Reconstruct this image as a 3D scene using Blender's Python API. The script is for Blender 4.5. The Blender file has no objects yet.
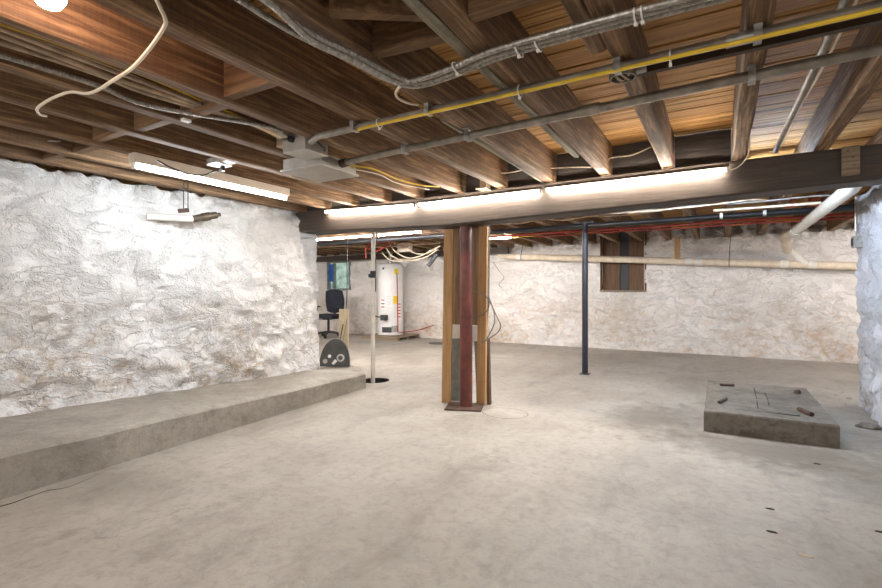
import bpy, bmesh, math, random
from mathutils import Vector, Matrix, noise
random.seed(7)
C = bpy.context.scene.collection
SC = bpy.context.scene
PI = math.pi
# ------------------------------------------------------------------ camera
F_PX, H = 472.0, 1.06
TH = math.radians(30.5)
cam_d = bpy.data.cameras.new('camera'); cam = bpy.data.objects.new('camera', cam_d); C.objects.link(cam)
cam.location = (0, 0, H); cam.rotation_euler = (PI/2, 0, TH)
cam_d.sensor_width = 36; cam_d.lens = 36*F_PX/882; cam_d.shift_y = -3/882; cam_d.clip_start = 0.02
SC.camera = cam
SC.view_settings.view_transform = 'Standard'; SC.view_settings.look = 'None'
SC.view_settings.gamma = 1; SC.view_settings.use_curve_mapping = False
SC.view_settings.exposure = 1.46
ct, st = math.cos(TH), math.sin(TH)
def ray(x, y):
    t = (x-441)/F_PX
    return Vector((t*ct-st, ct+t*st, (291-y)/F_PX))
def onz(x, y, z):
    r = ray(x, y); d = (z-H)/r.z; return Vector((r.x*d, r.y*d, z))
def ony(x, y, Y):
    r = ray(x, y); d = Y/r.y; return Vector((r.x*d, Y, H+r.z*d))
def onx(x, y, X):
    r = ray(x, y); d = X/r.x; return Vector((X, r.y*d, H+r.z*d))
# ------------------------------------------------------------------ materials
def s2l(c):
    return tuple((v/255/12.92 if v/255 <= .04045 else ((v/255+.055)/1.055)**2.4) for v in c)+(1,)
class NT:
    def __init__(s, name):
        s.m = bpy.data.materials.new(name); s.m.use_nodes = True
        s.t = s.m.node_tree; s.b = s.t.nodes['Principled BSDF']
    def n(s, ty, **kw):
        nd = s.t.nodes.new(ty)
        for k, v in kw.items():
            if k[0] == '_': setattr(nd, k[1:], v)
            else:
                nd.inputs[k.replace('__', ' ')].default_value = v
        return nd
    def l(s, a, b): s.t.links.new(a, b)
    def coord(s, scale=(1,1,1), world=False):
        if world: o = s.n('ShaderNodeNewGeometry').outputs['Position']
        else: o = s.n('ShaderNodeTexCoord').outputs['Object']
        mp = s.n('ShaderNodeMapping'); mp.inputs['Scale'].default_value = scale
        s.l(o, mp.inputs['Vector']); return mp.outputs[0]
    def noise(s, vec, scale=5, detail=4, rough=.55, dist=0):
        nd = s.n('ShaderNodeTexNoise'); nd.inputs['Scale'].default_value = scale
        nd.inputs['Detail'].default_value = detail; nd.inputs['Roughness'].default_value = rough
        nd.inputs['Distortion'].default_value = dist
        s.l(vec, nd.inputs['Vector']); return nd.outputs['Fac']
    def ramp(s, fac, stops):
        r = s.n('ShaderNodeValToRGB'); e = r.color_ramp.elements
        while len(e) < len(stops): e.new(.5)
        for i, (p, c) in enumerate(stops):
            e[i].position = p; e[i].color = c if len(c) == 4 else s2l(c)
        s.l(fac, r.inputs[0]); return r.outputs[0]
    def mix(s, fac, a, b, mode='MIX'):
        m = s.n('ShaderNodeMix', _data_type='RGBA', _blend_type=mode)
        for i, v in ((0, fac), (6, a), (7, b)):
            if hasattr(v, 'node'): s.l(v, m.inputs[i])
            else: m.inputs[i].default_value = v
        return m.outputs[2]
    def math(s, op, a, b=0, clamp=False):
        m = s.n('ShaderNodeMath', _operation=op, _use_clamp=clamp)
        for i, v in ((0, a), (1, b)):
            if hasattr(v, 'node'): s.l(v, m.inputs[i])
            else: m.inputs[i].default_value = v
        return m.outputs[0]
    def bump(s, h, strength=.3, dist=.01):
        b = s.n('ShaderNodeBump'); b.inputs['Strength'].default_value = strength; b.inputs['Distance'].default_value = dist
        s.l(h, b.inputs['Height']); s.l(b.outputs[0], s.b.inputs['Normal'])
    def col(s, c): s.l(c, s.b.inputs['Base Color'])
    def rough(s, v): s.b.inputs['Roughness'].default_value = v
BW = lambda v: (v, v, v, 1)
def plain(name, c, rough=.5, metal=0, var=.12, scale=12):
    m = NT(name); v = m.coord()
    n = m.noise(v, scale, 4)
    a = tuple(max(0, x*(1-var)) for x in c); b = tuple(min(255, x*(1+var)) for x in c)
    m.col(m.ramp(n, [(.3, s2l(a)), (.7, s2l(b))])); m.rough(rough); m.b.inputs['Metallic'].default_value = metal
    m.bump(n, .08, .003)
    return m.m
def wood(name, dark, mid, light, axis='Y', rough=.8, knots=True, gs=1.0):
    m = NT(name)
    sc = {'X': (1.8, 34, 34), 'Y': (34, 1.8, 34), 'Z': (34, 34, 1.8)}[axis]
    v = m.coord(tuple(a*gs for a in sc), True)
    g = m.noise(v, 1.6, 6, .62, .6)
    v2 = m.coord((1.3, 1.3, 1.3), True); big = m.noise(v2, 1.7, 3)
    c = m.ramp(g, [(.28, dark), (.5, mid), (.74, light)])
    c = m.mix(m.math('MULTIPLY', big, .55), c, m.mix(.5, c, s2l(dark)), 'MIX')
    saw = m.coord({'X': (60, 2, 2), 'Y': (2, 60, 2), 'Z': (2, 2, 60)}[axis], True)
    sw = m.noise(saw, 1.5, 2)
    c = m.mix(m.math('MULTIPLY', sw, .22), c, s2l(light))
    if knots:
        vo = m.n('ShaderNodeTexVoronoi'); vo.inputs['Scale'].default_value = 1
        kv = m.coord({'X': (1.6, 5, 5), 'Y': (5, 1.6, 5), 'Z': (5, 5, 1.6)}[axis], True)
        m.l(kv, vo.inputs['Vector'])
        k = m.ramp(vo.outputs['Distance'], [(.0, BW(1)), (.09, BW(.6)), (.13, BW(0))])
        c = m.mix(m.math('MULTIPLY', k, .5), c, s2l(dark))
    m.col(c); m.rough(rough); m.bump(g, .45, .006)
    return m.m
M = {}
M['joist'] = wood('old_joist_wood', (44, 31, 23), (104, 76, 53), (188, 152, 108), 'Y')
M['joist_grey'] = wood('weathered_joist_wood', (66, 62, 50), (124, 116, 98), (176, 166, 142), 'Y')
M['block'] = wood('bridging_wood', (64, 45, 31), (108, 80, 54), (156, 121, 82), 'X')
M['beam'] = wood('beam_wood', (44, 36, 31), (66, 55, 47), (88, 75, 64), 'X', rough=.6, knots=False)
M['blocking'] = wood('dark_blocking_wood', (36, 30, 28), (60, 52, 48), (84, 74, 66), 'X')
M['stud'] = wood('new_stud_wood', (142, 106, 68), (180, 141, 96), (206, 168, 122), 'Z', gs=.8)
M['ply'] = wood('plywood', (110, 86, 66), (144, 117, 90), (168, 142, 112), 'Z')
M['board'] = wood('brown_board', (60, 43, 32), (98, 73, 53), (136, 104, 76), 'Z')
M['pallet'] = wood('pallet_wood', (96, 82, 66), (140, 122, 100), (172, 154, 130), 'X')
M['palewood'] = wood('pale_wood', (176, 156, 122), (204, 186, 154), (222, 208, 180), 'Z')
def subfloor():
    m = NT('subfloor_planks')
    geo = m.n('ShaderNodeNewGeometry').outputs['Position']
    sp = m.n('ShaderNodeSeparateXYZ'); m.l(geo, sp.inputs[0])
    idx = m.math('FLOOR', m.math('DIVIDE', sp.outputs[1], .089))
    wn = m.n('ShaderNodeTexWhiteNoise', _noise_dimensions='1D'); m.l(idx, wn.inputs['W'])
    v = m.coord((1.0, 26, 10), True); g = m.noise(v, 1.7, 7, .65, .8)
    v3 = m.coord((.35, 9, 1), True); st_ = m.noise(v3, 3, 4)
    c = m.ramp(g, [(.3, (112, 76, 38)), (.48, (190, 138, 72)), (.72, (228, 184, 112))])
    c = m.mix(m.math('MULTIPLY', wn.outputs['Value'], .5), c, s2l((130, 86, 46)))
    dk = m.ramp(st_, [(.34, BW(1)), (.44, BW(0))])
    c = m.mix(m.math('MULTIPLY', dk, .6), c, s2l((58, 38, 24)))
    m.col(c); m.rough(.8); m.bump(g, .6, .008)
    return m.m
M['subfloor'] = subfloor()
def stone(name, base, lo, stain, zfade, amount, topdirt=True, smudge=1.0):
    m = NT(name); v = m.coord((1, 1, 1), True)
    geo = m.n('ShaderNodeNewGeometry').outputs['Position']
    sp = m.n('ShaderNodeSeparateXYZ'); m.l(geo, sp.inputs[0])
    n1 = m.noise(v, 1.6, 6, .6, .3); n2 = m.noise(v, 6, 5, .55, .6); n3 = m.noise(v, 26, 5, .7)
    ca = m.noise(m.coord((1, 1, 1.8), True), 3.2, 5, .6, .5); cb = m.noise(m.coord((1.2, 1.2, 2.4), True), 8.5, 4, .6, .4)
    cra = m.ramp(m.math('ABSOLUTE', m.math('SUBTRACT', ca, .5)), [(0, BW(1)), (.028, BW(0))])
    crb = m.ramp(m.math('ABSOLUTE', m.math('SUBTRACT', cb, .5)), [(0, BW(1)), (.04, BW(0))])
    crease = m.math('MAXIMUM', cra, m.math('MULTIPLY', m.math('MULTIPLY', crb, m.ramp(n1, [(.42, BW(0)), (.6, BW(1))])), .7))
    zr = m.n('ShaderNodeMapRange', _clamp=True); m.l(sp.outputs[2], zr.inputs[0])
    zr.inputs[1].default_value = zfade[0]; zr.inputs[2].default_value = zfade[1]
    zr.inputs[3].default_value = 1; zr.inputs[4].default_value = 0
    c = m.mix(n1, s2l(base), s2l(lo))
    n5 = m.noise(m.coord((1, 1, 1.5), True), 8, 7, .7, .8)
    msk = m.ramp(m.math('ADD', m.math('MULTIPLY', n5, .75), m.math('MULTIPLY', n1, .35)), [(.53, BW(0)), (.68, BW(1))])
    f = m.math('MULTIPLY', m.math('MULTIPLY', msk, zr.outputs[0]), amount)
    c = m.mix(f, c, s2l(stain))
    c = m.mix(m.math('MULTIPLY', crease, m.math('ADD', m.math('MULTIPLY', zr.outputs[0], .24*smudge), .07*smudge)), c, s2l((150, 134, 114)))
    pit = m.ramp(n3, [(.24, BW(1)), (.34, BW(0))])
    c = m.mix(m.math('MULTIPLY', m.math('MULTIPLY', pit, m.math('ADD', zr.outputs[0], .25)), .6), c, s2l((112, 98, 84)))
    # grey-olive smudges with a shape of their own
    sm = m.ramp(m.noise(m.coord((1, 1, 1.6), True), 3.1, 7, .72, .5), [(.58, BW(0)), (.7, BW(1))])
    c = m.mix(m.math('MULTIPLY', m.math('MULTIPLY', sm, zr.outputs[0]), .5*smudge), c, s2l((138, 132, 116)))
    if topdirt:
        tr = m.n('ShaderNodeMapRange', _clamp=True); m.l(sp.outputs[2], tr.inputs[0])
        tr.inputs[1].default_value = 1.78; tr.inputs[2].default_value = 2.0
        td = m.math('MULTIPLY', tr.outputs[0], m.ramp(n2, [(.4, BW(0)), (.6, BW(1))]))
        c = m.mix(td, c, s2l((126, 112, 98)))
    m.col(c); m.rough(.72)
    h = m.math('SUBTRACT', m.math('ADD', m.math('MULTIPLY', n2, 1.0), m.math('MULTIPLY', n3, .16)), m.math('MULTIPLY', crease, .16))
    m.bump(h, 1.0, .06)
    return m.m
M['wall_left'] = stone('whitewashed_stone_left', (238, 237, 238), (226, 224, 222), (178, 152, 118), (.15, 1.15), .95)
M['wall_far'] = stone('whitewashed_stone_far', (240, 236, 232), (230, 222, 214), (204, 168, 122), (.0, 1.3), .8, smudge=.3)
M['wall_pier'] = stone('whitewashed_stone_pier', (214, 216, 222), (188, 190, 196), (150, 134, 116), (.0, .9), .9)
def concrete(name, a, b, dark, dirt=.4, streak=(1, 1, 1), bs=.25, patches=()):
    m = NT(name); v = m.coord((1, 1, 1), True)
    n1 = m.noise(v, .9, 7, .62, .4); n2 = m.noise(v, 6, 7, .68); n3 = m.noise(v, 70, 3, .6)
    c = m.ramp(n1, [(.3, a), (.68, b)])
    vs = m.coord(streak, True); s_ = m.noise(vs, 2.2, 7, .7, .5)
    c = m.mix(m.math('MULTIPLY', m.ramp(s_, [(.5, BW(0)), (.75, BW(1))]), dirt), c, s2l(dark))
    c = m.mix(m.math('MULTIPLY', m.ramp(n2, [(.3, BW(1)), (.46, BW(0))]), dirt*.6), c, s2l(dark))
    c = m.mix(m.math('MULTIPLY', m.ramp(n3, [(.26, BW(1)), (.36, BW(0))]), .3), c, s2l(dark))
    n4 = m.noise(v, 19, 8, .75, .6)
    c = m.mix(m.math('MULTIPLY', m.ramp(n4, [(.38, BW(1)), (.52, BW(0))]), dirt*.5), c, s2l(dark))
    n6 = m.noise(v, 13, 8, .8, .3)
    c = m.mix(m.math('MULTIPLY', m.ramp(n6, [(.56, BW(0)), (.7, BW(1))]), dirt*.45), c, s2l(tuple(min(255, x*1.12) for x in b)))
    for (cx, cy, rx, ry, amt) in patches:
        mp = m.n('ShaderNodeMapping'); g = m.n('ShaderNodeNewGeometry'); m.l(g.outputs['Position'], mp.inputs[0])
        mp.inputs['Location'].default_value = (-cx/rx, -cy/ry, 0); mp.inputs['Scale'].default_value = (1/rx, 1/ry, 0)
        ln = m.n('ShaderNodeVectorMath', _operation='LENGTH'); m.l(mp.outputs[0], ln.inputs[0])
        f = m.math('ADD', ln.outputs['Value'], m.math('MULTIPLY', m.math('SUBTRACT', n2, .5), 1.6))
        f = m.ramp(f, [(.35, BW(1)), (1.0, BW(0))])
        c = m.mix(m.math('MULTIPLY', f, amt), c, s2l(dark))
    # hairline cracks
    vo = m.n('ShaderNodeTexVoronoi', _feature='DISTANCE_TO_EDGE'); vo.inputs['Scale'].default_value = .55
    wv = m.n('ShaderNodeVectorMath', _operation='ADD'); m.l(v, wv.inputs[0])
    nn = m.n('ShaderNodeTexNoise'); nn.inputs['Scale'].default_value = 2.2; nn.inputs['Detail'].default_value = 6; m.l(v, nn.inputs['Vector'])
    m.l(nn.outputs['Color'], wv.inputs[1]); m.l(wv.outputs[0], vo.inputs['Vector'])
    ck = m.ramp(vo.outputs['Distance'], [(.0, BW(1)), (.004, BW(0))])
    c = m.mix(m.math('MULTIPLY', ck, m.math('MULTIPLY', m.ramp(n1, [(.45, BW(0)), (.6, BW(1))]), .5)), c, s2l(dark))
    m.col(c); m.rough(.62)
    m.bump(m.math('ADD', n2, m.math('MULTIPLY', n3, .2)), bs, .03)
    return m.m
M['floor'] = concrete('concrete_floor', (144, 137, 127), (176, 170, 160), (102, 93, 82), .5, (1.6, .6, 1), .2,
    patches=((-.45, 4.3, .5, .7, .65), (.3, 3.8, .9, .45, .7), (.9, 3.3, .8, .5, .35), (-1.5, 3.6, .7, .25, .22), (1.15, 4.6, .5, 1.2, .3)))  # grime patches on the floor; the slab-side ones also paint in soft shade
M['ledge'] = concrete('ledge_concrete', (136, 128, 117), (176, 170, 160), (90, 82, 71), .6, (.8, .8, 2.2), .45)
M['slab'] = concrete('slab_concrete', (102, 96, 86), (138, 131, 120), (50, 44, 37), .85, (1.5, 1.5, 3), .5)
M['pit'] = plain('pit_black', (44, 42, 38), .9)
M['red'] = plain('red_oxide_paint', (98, 50, 42), .45, 0, .2, 9)
M['rust'] = plain('rusty_plate', (84, 66, 56), .7, .3, .25)
M['blacksteel'] = plain('black_painted_steel', (44, 47, 56), .4, .3)
M['blackpipe'] = plain('black_pipe', (32, 34, 38), .4)
M['galv'] = plain('galvanised_steel', (168, 166, 160), .42, .65, .14, 30)
M['galvd'] = plain('dusty_conduit', (138, 130, 118), .5, .45, .16, 14)
M['darkbar'] = plain('dark_steel_bar', (70, 56, 44), .6, .3)
M['pvc'] = plain('white_pvc', (222, 216, 204), .4, 0, .05)
M['pvcold'] = plain('cream_pvc', (216, 200, 176), .5, 0, .07)
M['white'] = plain('white_enamel', (226, 222, 214), .4, 0, .03)
M['beige'] = plain('beige_enamel', (206, 194, 178), .45, 0, .04)
M['greybox'] = plain('grey_box_steel', (176, 170, 160), .45, .35, .06)
M['black'] = plain('black_plastic', (26, 26, 30), .5)
M['fabric'] = plain('black_fabric', (34, 37, 48), .9)
M['yellow'] = plain('yellow_cable', (214, 178, 40), .5, 0, .08)
M['redpex'] = plain('red_pipe', (156, 46, 42), .45, 0, .08)
M['whitecable'] = plain('white_cable', (214, 200, 176), .55, 0, .06)
M['greycable'] = plain('grey_cable', (120, 116, 110), .6)
M['dustcable'] = plain('dusty_cable', (172, 154, 132), .8, 0, .2)
M['greysheet'] = plain('grey_metal_sheet', (134, 138, 138), .5, .5)
M['heater'] = plain('heater_enamel', (226, 224, 222), .35, 0, .03, 3)
M['brass'] = plain('old_brass', (88, 76, 62), .5, .6)
M['bluepaint'] = plain('blue_cloth', (40, 84, 150), .8)
M['stickerw'] = plain('white_sticker', (236, 236, 234), .5, 0, .02)
M['stickery'] = plain('yellow_sticker', (228, 200, 30), .5, 0, .03)
M['stickerr'] = plain('red_print', (200, 70, 66), .5, 0, .03)
M['stickerd'] = plain('dark_print', (60, 60, 62), .5, 0, .03)
M['greydisc'] = plain('grey_guard', (76, 76, 74), .6, .2, .12)
M['rock'] = plain('rock_grey', (112, 106, 98), .9, 0, .25)
M['chip'] = plain('stone_chip', (168, 160, 150), .9, 0, .15)
M['terracotta'] = plain('brick_orange', (176, 96, 60), .9, 0, .15)
def flexmat():
    m = NT('flexible_armoured_conduit'); m.b.inputs['Metallic'].default_value = .6
    n = m.noise(m.coord(), 60, 2); m.col(m.ramp(n, [(.3, (128, 122, 114)), (.7, (176, 170, 160))])); m.rough(.4)
    return m.m
M['flex'] = flexmat()
def glassmat():
    m = NT('dusty_window_glass'); n = m.noise(m.coord(), 5, 5)
    c = m.ramp(n, [(.35, (96, 122, 112)), (.65, (176, 198, 186))])
    m.col(c); m.l(c, m.b.inputs['Emission Color']); m.b.inputs['Emission Strength'].default_value = .25; m.rough(.25)
    return m.m
M['glass'] = glassmat()
def emit(name, c, s):
    m = NT(name); m.b.inputs['Base Color'].default_value = (.9, .9, .9, 1)
    m.b.inputs['Emission Color'].default_value = c; m.b.inputs['Emission Strength'].default_value = s
    return m.m
M['tube_cool'] = emit('lit_tube_cool', (.84, .93, 1, 1), 46)
M['tube_warm'] = emit('lit_tube_warm', (1, .92, .81, 1), 58)
M['tube_back'] = emit('lit_tube_back', (1, .97, .94, 1), 165)
M['tube_blue'] = emit('added_tube_blue', (.62, .78, 1, 1), 150)  # bluish glow of one added, unseen tube
M['bulb'] = emit('lit_bulb', (1, .70, .58, 1), 26)
# ------------------------------------------------------------------ mesh helpers
def B(): return bmesh.new()
def box(bm, lo, hi, bevel=0, rot=None, piv=None):
    lo = Vector(lo); hi = Vector(hi); c = (lo+hi)/2; s = hi-lo
    r = bmesh.ops.create_cube(bm, size=1.0)
    vs = r['verts']
    bmesh.ops.scale(bm, vec=s, verts=vs)
    if bevel:
        es = list({e for v in vs for e in v.link_edges})
        rr = bmesh.ops.bevel(bm, geom=es, offset=bevel, segments=2, affect='EDGES', profile=.6)
        vs = [v for v in bm.verts if v in set(rr['verts'])] or vs
        vs = list({v for f in rr['faces'] for v in f.verts} | {v for v in vs if v.is_valid})
    M4 = Matrix.Translation(c)
    if rot is not None:
        p = Vector(piv) if piv is not None else c
        M4 = Matrix.Translation(p) @ rot.to_4x4() @ Matrix.Translation(c-p)
    bmesh.ops.transform(bm, matrix=M4, verts=vs)
    return vs
def bar(bm, a, b, w, h, up=(0, 0, 1), bevel=0):
    a = Vector(a); b = Vector(b); y = (b-a); L = y.length; y.normalize()
    x = y.cross(Vector(up)); x.normalize(); z = x.cross(y)
    R = Matrix((x, y, z)).transposed()
    c = (a+b)/2
    return box(bm, c-Vector((w/2, L/2, h/2)), c+Vector((w/2, L/2, h/2)), bevel, R)
def smoothpath(pts, n=6):
    pts = [Vector(p) for p in pts]
    if len(pts) < 3: return pts
    out = []
    P = [pts[0]*2-pts[1]]+pts+[pts[-1]*2-pts[-2]]
    for i in range(1, len(P)-2):
        p0, p1, p2, p3 = P[i-1:i+3]
        for k in range(n):
            t = k/n
            out.append(.5*((2*p1)+(p2-p0)*t+(2*p0-5*p1+4*p2-p3)*t*t+(3*p1-p0-3*p2+p3)*t**3))
    out.append(pts[-1]); return out
def tube(bm, pts, r, seg=10, smooth=False, cap=True, ribs=0):
    pts = smoothpath(pts) if smooth else [Vector(p) for p in pts]
    if ribs:
        q = []; 
        for a, b in zip(pts[:-1], pts[1:]):
            n = max(1, int((b-a).length/ribs))
            q += [a.lerp(b, i/n) for i in range(n)]
        pts = q+[pts[-1]]
    rings = []; prev = None
    for i, p in enumerate(pts):
        d = (pts[min(i+1, len(pts)-1)]-pts[max(i-1, 0)]).normalized()
        if prev is None:
            a = Vector((0, 0, 1)) if abs(d.z) < .9 else Vector((1, 0, 0))
            u = d.cross(a).normalized()
        else:
            u = (prev-d*prev.dot(d)).normalized()
        prev = u; w = d.cross(u)
        rr = r(i/(len(pts)-1)) if callable(r) else r
        if ribs: rr *= (1.0 if i % 2 else .87)
        rings.append([bm.verts.new(p+(u*math.cos(2*PI*k/seg)+w*math.sin(2*PI*k/seg))*rr) for k in range(seg)])
    for a, b in zip(rings[:-1], rings[1:]):
        for k in range(seg): bm.faces.new((a[k], a[(k+1) % seg], b[(k+1) % seg], b[k]))
    if cap:
        bm.faces.new(rings[0][::-1]); bm.faces.new(rings[-1])
def cyl(bm, a, b, r, seg=20): tube(bm, [a, b], r, seg)
def lathe(bm, prof, c=(0, 0, 0), seg=28):
    c = Vector(c); rings = []
    for (r, z) in prof:
        rings.append([bm.verts.new(c+Vector((r*math.cos(2*PI*k/seg), r*math.sin(2*PI*k/seg), z))) for k in range(seg)])
    for a, b in zip(rings[:-1], rings[1:]):
        for k in range(seg): bm.faces.new((a[k], a[(k+1) % seg], b[(k+1) % seg], b[k]))
    bm.faces.new(rings[0][::-1]); bm.faces.new(rings[-1])
def wpos(o):
    p = Vector(o.location)
    while o.parent: o = o.parent; p = p+Vector(o.location)
    return p
def obj(name, bm, mat, parent=None, smooth=False, local=False):
    """link bm as ONE mesh object; geometry is in world space unless local"""
    bmesh.ops.recalc_face_normals(bm, faces=bm.faces)
    me = bpy.data.meshes.new(name)
    if not local:
        if parent: off = wpos(parent)
        else:
            xs = [v.co for v in bm.verts]
            off = Vector(((min(v.x for v in xs)+max(v.x for v in xs))/2, (min(v.y for v in xs)+max(v.y for v in xs))/2, min(v.z for v in xs)))
        bmesh.ops.translate(bm, vec=-off, verts=bm.verts)
    bm.to_mesh(me); bm.free()
    if isinstance(mat, str): mat = M[mat]
    me.materials.append(mat)
    if smooth:
        for p in me.polygons: p.use_smooth = True
        try: me.set_sharp_from_angle(angle=math.radians(40))
        except Exception: pass
    o = bpy.data.objects.new(name, me); C.objects.link(o)
    if parent: o.parent = parent
    if not local and not parent: o.location = off
    return o
def thing(name, label, cat, loc=(0, 0, 0), rotz=0, group=None):
    o = bpy.data.objects.new(name, None); C.objects.link(o); o.empty_display_size = .1
    o.location = loc; o.rotation_euler = (0, 0, rotz); return tag(o, label, cat, group)
def tag(o, label, cat, group=None, kind=None):
    o['label'] = label; o['category'] = cat
    if group: o['group'] = group
    if kind: o['kind'] = kind
    return o
def struct(o, label=None):
    o['kind'] = 'structure'
    if label: o['label'] = label
    return o
def copy_tree(o, parent=None):
    c = o.copy(); C.objects.link(c); c.parent = parent
    for ch in list(o.children): copy_tree(ch, c)
    return c
# ------------------------------------------------------------------ room levels
ZJ, ZS = 1.932, 2.165           # joist underside, subfloor underside
BY0, BY1 = 3.71, 3.94           # beam faces
YF = 9.01                       # far wall
XPIER = 1.10
# ------------------------------------------------------------------ floor with a round sump hole
PIT = Vector((-3.52, 4.43, 0)); PR = .17
bm = B()
outer = [bm.verts.new(p) for p in ((-11, -2.2, 0), (3.2, -2.2, 0), (3.2, 9.3, 0), (-11, 9.3, 0))]
circ = [bm.verts.new(PIT+Vector((PR*math.cos(2*PI*k/32), PR*math.sin(2*PI*k/32)*1.05, 0))) for k in range(32)]
es = [bm.edges.new((outer[i], outer[(i+1) % 4])) for i in range(4)]+[bm.edges.new((circ[i], circ[(i+1) % 32])) for i in range(32)]
bmesh.ops.triangle_fill(bm, use_beauty=True, edges=es)
low = [bm.verts.new(v.co-Vector((0, 0, .02))) for v in circ]
for i in range(32): bm.faces.new((circ[i], circ[(i+1) % 32], low[(i+1) % 32], low[i]))
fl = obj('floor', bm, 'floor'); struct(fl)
bm = B()
ro = [[bm.verts.new(PIT+Vector((r*math.cos(2*PI*k/32), r*math.sin(2*PI*k/32)*1.05, z))) for k in range(32)] for r, z in ((PR*.999, -.005), (PR*.96, -.3), )]
for k in range(32): bm.faces.new((ro[0][k], ro[0][(k+1) % 32], ro[1][(k+1) % 32], ro[1][k]))
bm.faces.new(ro[1])
tag(obj('sump_pit', bm, 'pit'), 'small round dark sump pit in the floor under the white standpipe', 'pit')
# ------------------------------------------------------------------ rough walls
def fbm(p, oct_=4, f=1.0, g=.5):
    s = 0; a = 1
    for i in range(oct_):
        s += a*noise.noise(p*f); f *= 2.1; a *= g
    return s
def lumps(p, f):
    d = noise.voronoi(p*f)[0]
    return min(1, (d[1]-d[0])*1.6)
def rough_wall(name, origin, udir, L, Hh, ndir, mat, step=.04, amp=.03, batter=0, ragged=.03, holes=(), topz=None, seed=0, usides=False, stone_f=4.2, thick=.4):
    bm = B(); U = Vector(udir); N = Vector(ndir); O = Vector(origin)
    nu = int(L/step); nv = int(Hh/step); g = []
    for i in range(nu+1):
        row = []
        for j in range(nv+1):
            u = L*i/nu; v = Hh*j/nv
            p = O+U*u+Vector((0, 0, v))
            q = p+Vector((seed, seed*.37, 0))
            w = Vector((q.x, q.y, q.z*1.5))
            dsp = amp*(fbm(w, 5, 2.2, .6)*.95+(lumps(w+Vector((fbm(w+Vector((9, 0, 0)), 2, 3)*.15, fbm(w+Vector((0, 9, 0)), 2, 3)*.15, fbm(w, 2, 3)*.2)), stone_f)-.6)*.9)
            dsp -= batter*(v/Hh)
            for (u0, u1, z0, z1, dep) in holes:
                if u0 <= u <= u1 and z0 <= p.z <= z1: dsp = -dep
            z = p.z
            if j == nv: z += ragged*fbm(q, 5, 6, .7)
            pp = p+N*dsp; pp.z = z
            row.append(bm.verts.new(pp))
        g.append(row)
    for i in range(nu):
        for j in range(nv):
            bm.faces.new((g[i][j], g[i+1][j], g[i+1][j+1], g[i][j+1]))
    # real thickness behind the rough face: loop of the rim extruded back
    rim = [g[i][0] for i in range(nu+1)]+[g[nu][j] for j in range(1, nv+1)]+[g[i][nv] for i in range(nu-1, -1, -1)]+[g[0][j] for j in range(nv-1, 0, -1)]
    K = 5 if usides else 1
    prev = rim
    for s in range(1, K+1):
        cur = []
        for v in rim:
            co = v.co-N*(thick*s/K)
            if usides and s < K:
                co = co+U*(amp*1.2*fbm(co, 4, 5))*(1 if abs((v.co-O).dot(U)) > L*.5 else -1)
            cur.append(bm.verts.new(co))
        for k in range(len(rim)):
            k2 = (k+1) % len(rim)
            bm.faces.new((prev[k], prev[k2], cur[k2], cur[k]))
        prev = cur
    bm.faces.new(prev)
    o = obj(name, bm, mat, smooth=True)
    return struct(o)
# left wall: surface X = -4.16+.07*Y, leaning back a little towards the top
ul = Vector((.07, 1, 0)).normalized()
rough_wall('wall_left', Vector((-4.16-.154, -2.2, 0)), ul, 6.14, 1.95, Vector((1, -.07, 0)).normalized(), 'wall_left', .028, .05, .1, .06, usides=True, stone_f=3.4, thick=.5)
rough_wall('wall_far', Vector((-11, YF, 0)), (1, 0, 0), 14.2, 2.17, (0, -1, 0), 'wall_far', .045, .034, 0, .0,
           holes=((11-1.86, 11-1.13, 1.07, 2.3, -.0+.16), (11-8.69, 11-7.95, 1.12, 1.8, .12)), seed=3)
# pier at the right beyond the beam
rough_wall('wall_pier', Vector((XPIER, 5.74, 0)), (0, -1, 0), 1.80, 1.94, (-1, 0, 0), 'wall_pier', .035, .035, 0, .0, usides=True, seed=8, thick=.75)
# walls the frame does not show but the light needs
def slabwall(name, lo, hi, mat):
    bm = B(); box(bm, lo, hi); return struct(obj(name, bm, mat))
slabwall('wall_rear', (-4.8, -2.4, 0), (3.4, -2.2, 2.2), 'wall_pier')
slabwall('wall_right', (3.2, -2.2, 0), (3.4, 9.3, 2.2), 'wall_pier')
slabwall('wall_back_left', (-11.2, 3.8, 0), (-11, 9.3, 2.2), 'wall_pier')
slabwall('wall_passage', (-11, 3.7, 0), (-4.9, 3.9, 2.2), 'wall_pier')
# ------------------------------------------------------------------ subfloor boards
bm = B(); y = -2.2; i = 0
while y < 9.3:
    dz = random.uniform(-.003, .003)
    box(bm, (-11, y+.004, ZS+dz), (3.2, y+.085, ZS+.03))
    y += .089; i += 1
box(bm, (-11.2, -2.4, ZS+.031), (3.4, 9.4, ZS+.06))
struct(obj('ceiling', bm, 'subfloor'))
# ------------------------------------------------------------------ joists
def joist_bm(x0, x1, y0, y1, z0, z1, jit=.003):
    bm = B(); n = max(2, int((y1-y0)/.16)); rings = []
    sd = random.uniform(0, 50)
    for i in range(n+1):
        yy = y0+(y1-y0)*i/n
        j = lambda k: jit*2*noise.noise(Vector((sd+k*9, yy*2.3, 0)))
        c = .006+abs(j(9))
        rings.append([bm.verts.new(p) for p in ((x0+j(1), yy, z1), (x0+j(2), yy, z0+c+j(3)), (x0+c+j(2), yy, z0+j(3)), (x1-c+j(4), yy, z0+j(5)), (x1+j(4), yy, z0+c+j(5)), (x1+j(6), yy, z1))])
    for a, b in zip(rings[:-1], rings[1:]):
        for k in range(6): bm.faces.new((a[k], a[(k+1) % 6], b[(k+1) % 6], b[k]))
    bm.faces.new(rings[0]); bm.faces.new(rings[-1])
    return bm
JR = [-3.93, -3.56, -3.18, -2.774, -2.38, -1.949, -1.548, -1.129, -.70, -.275, .151, .587]
JT = .077
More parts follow.
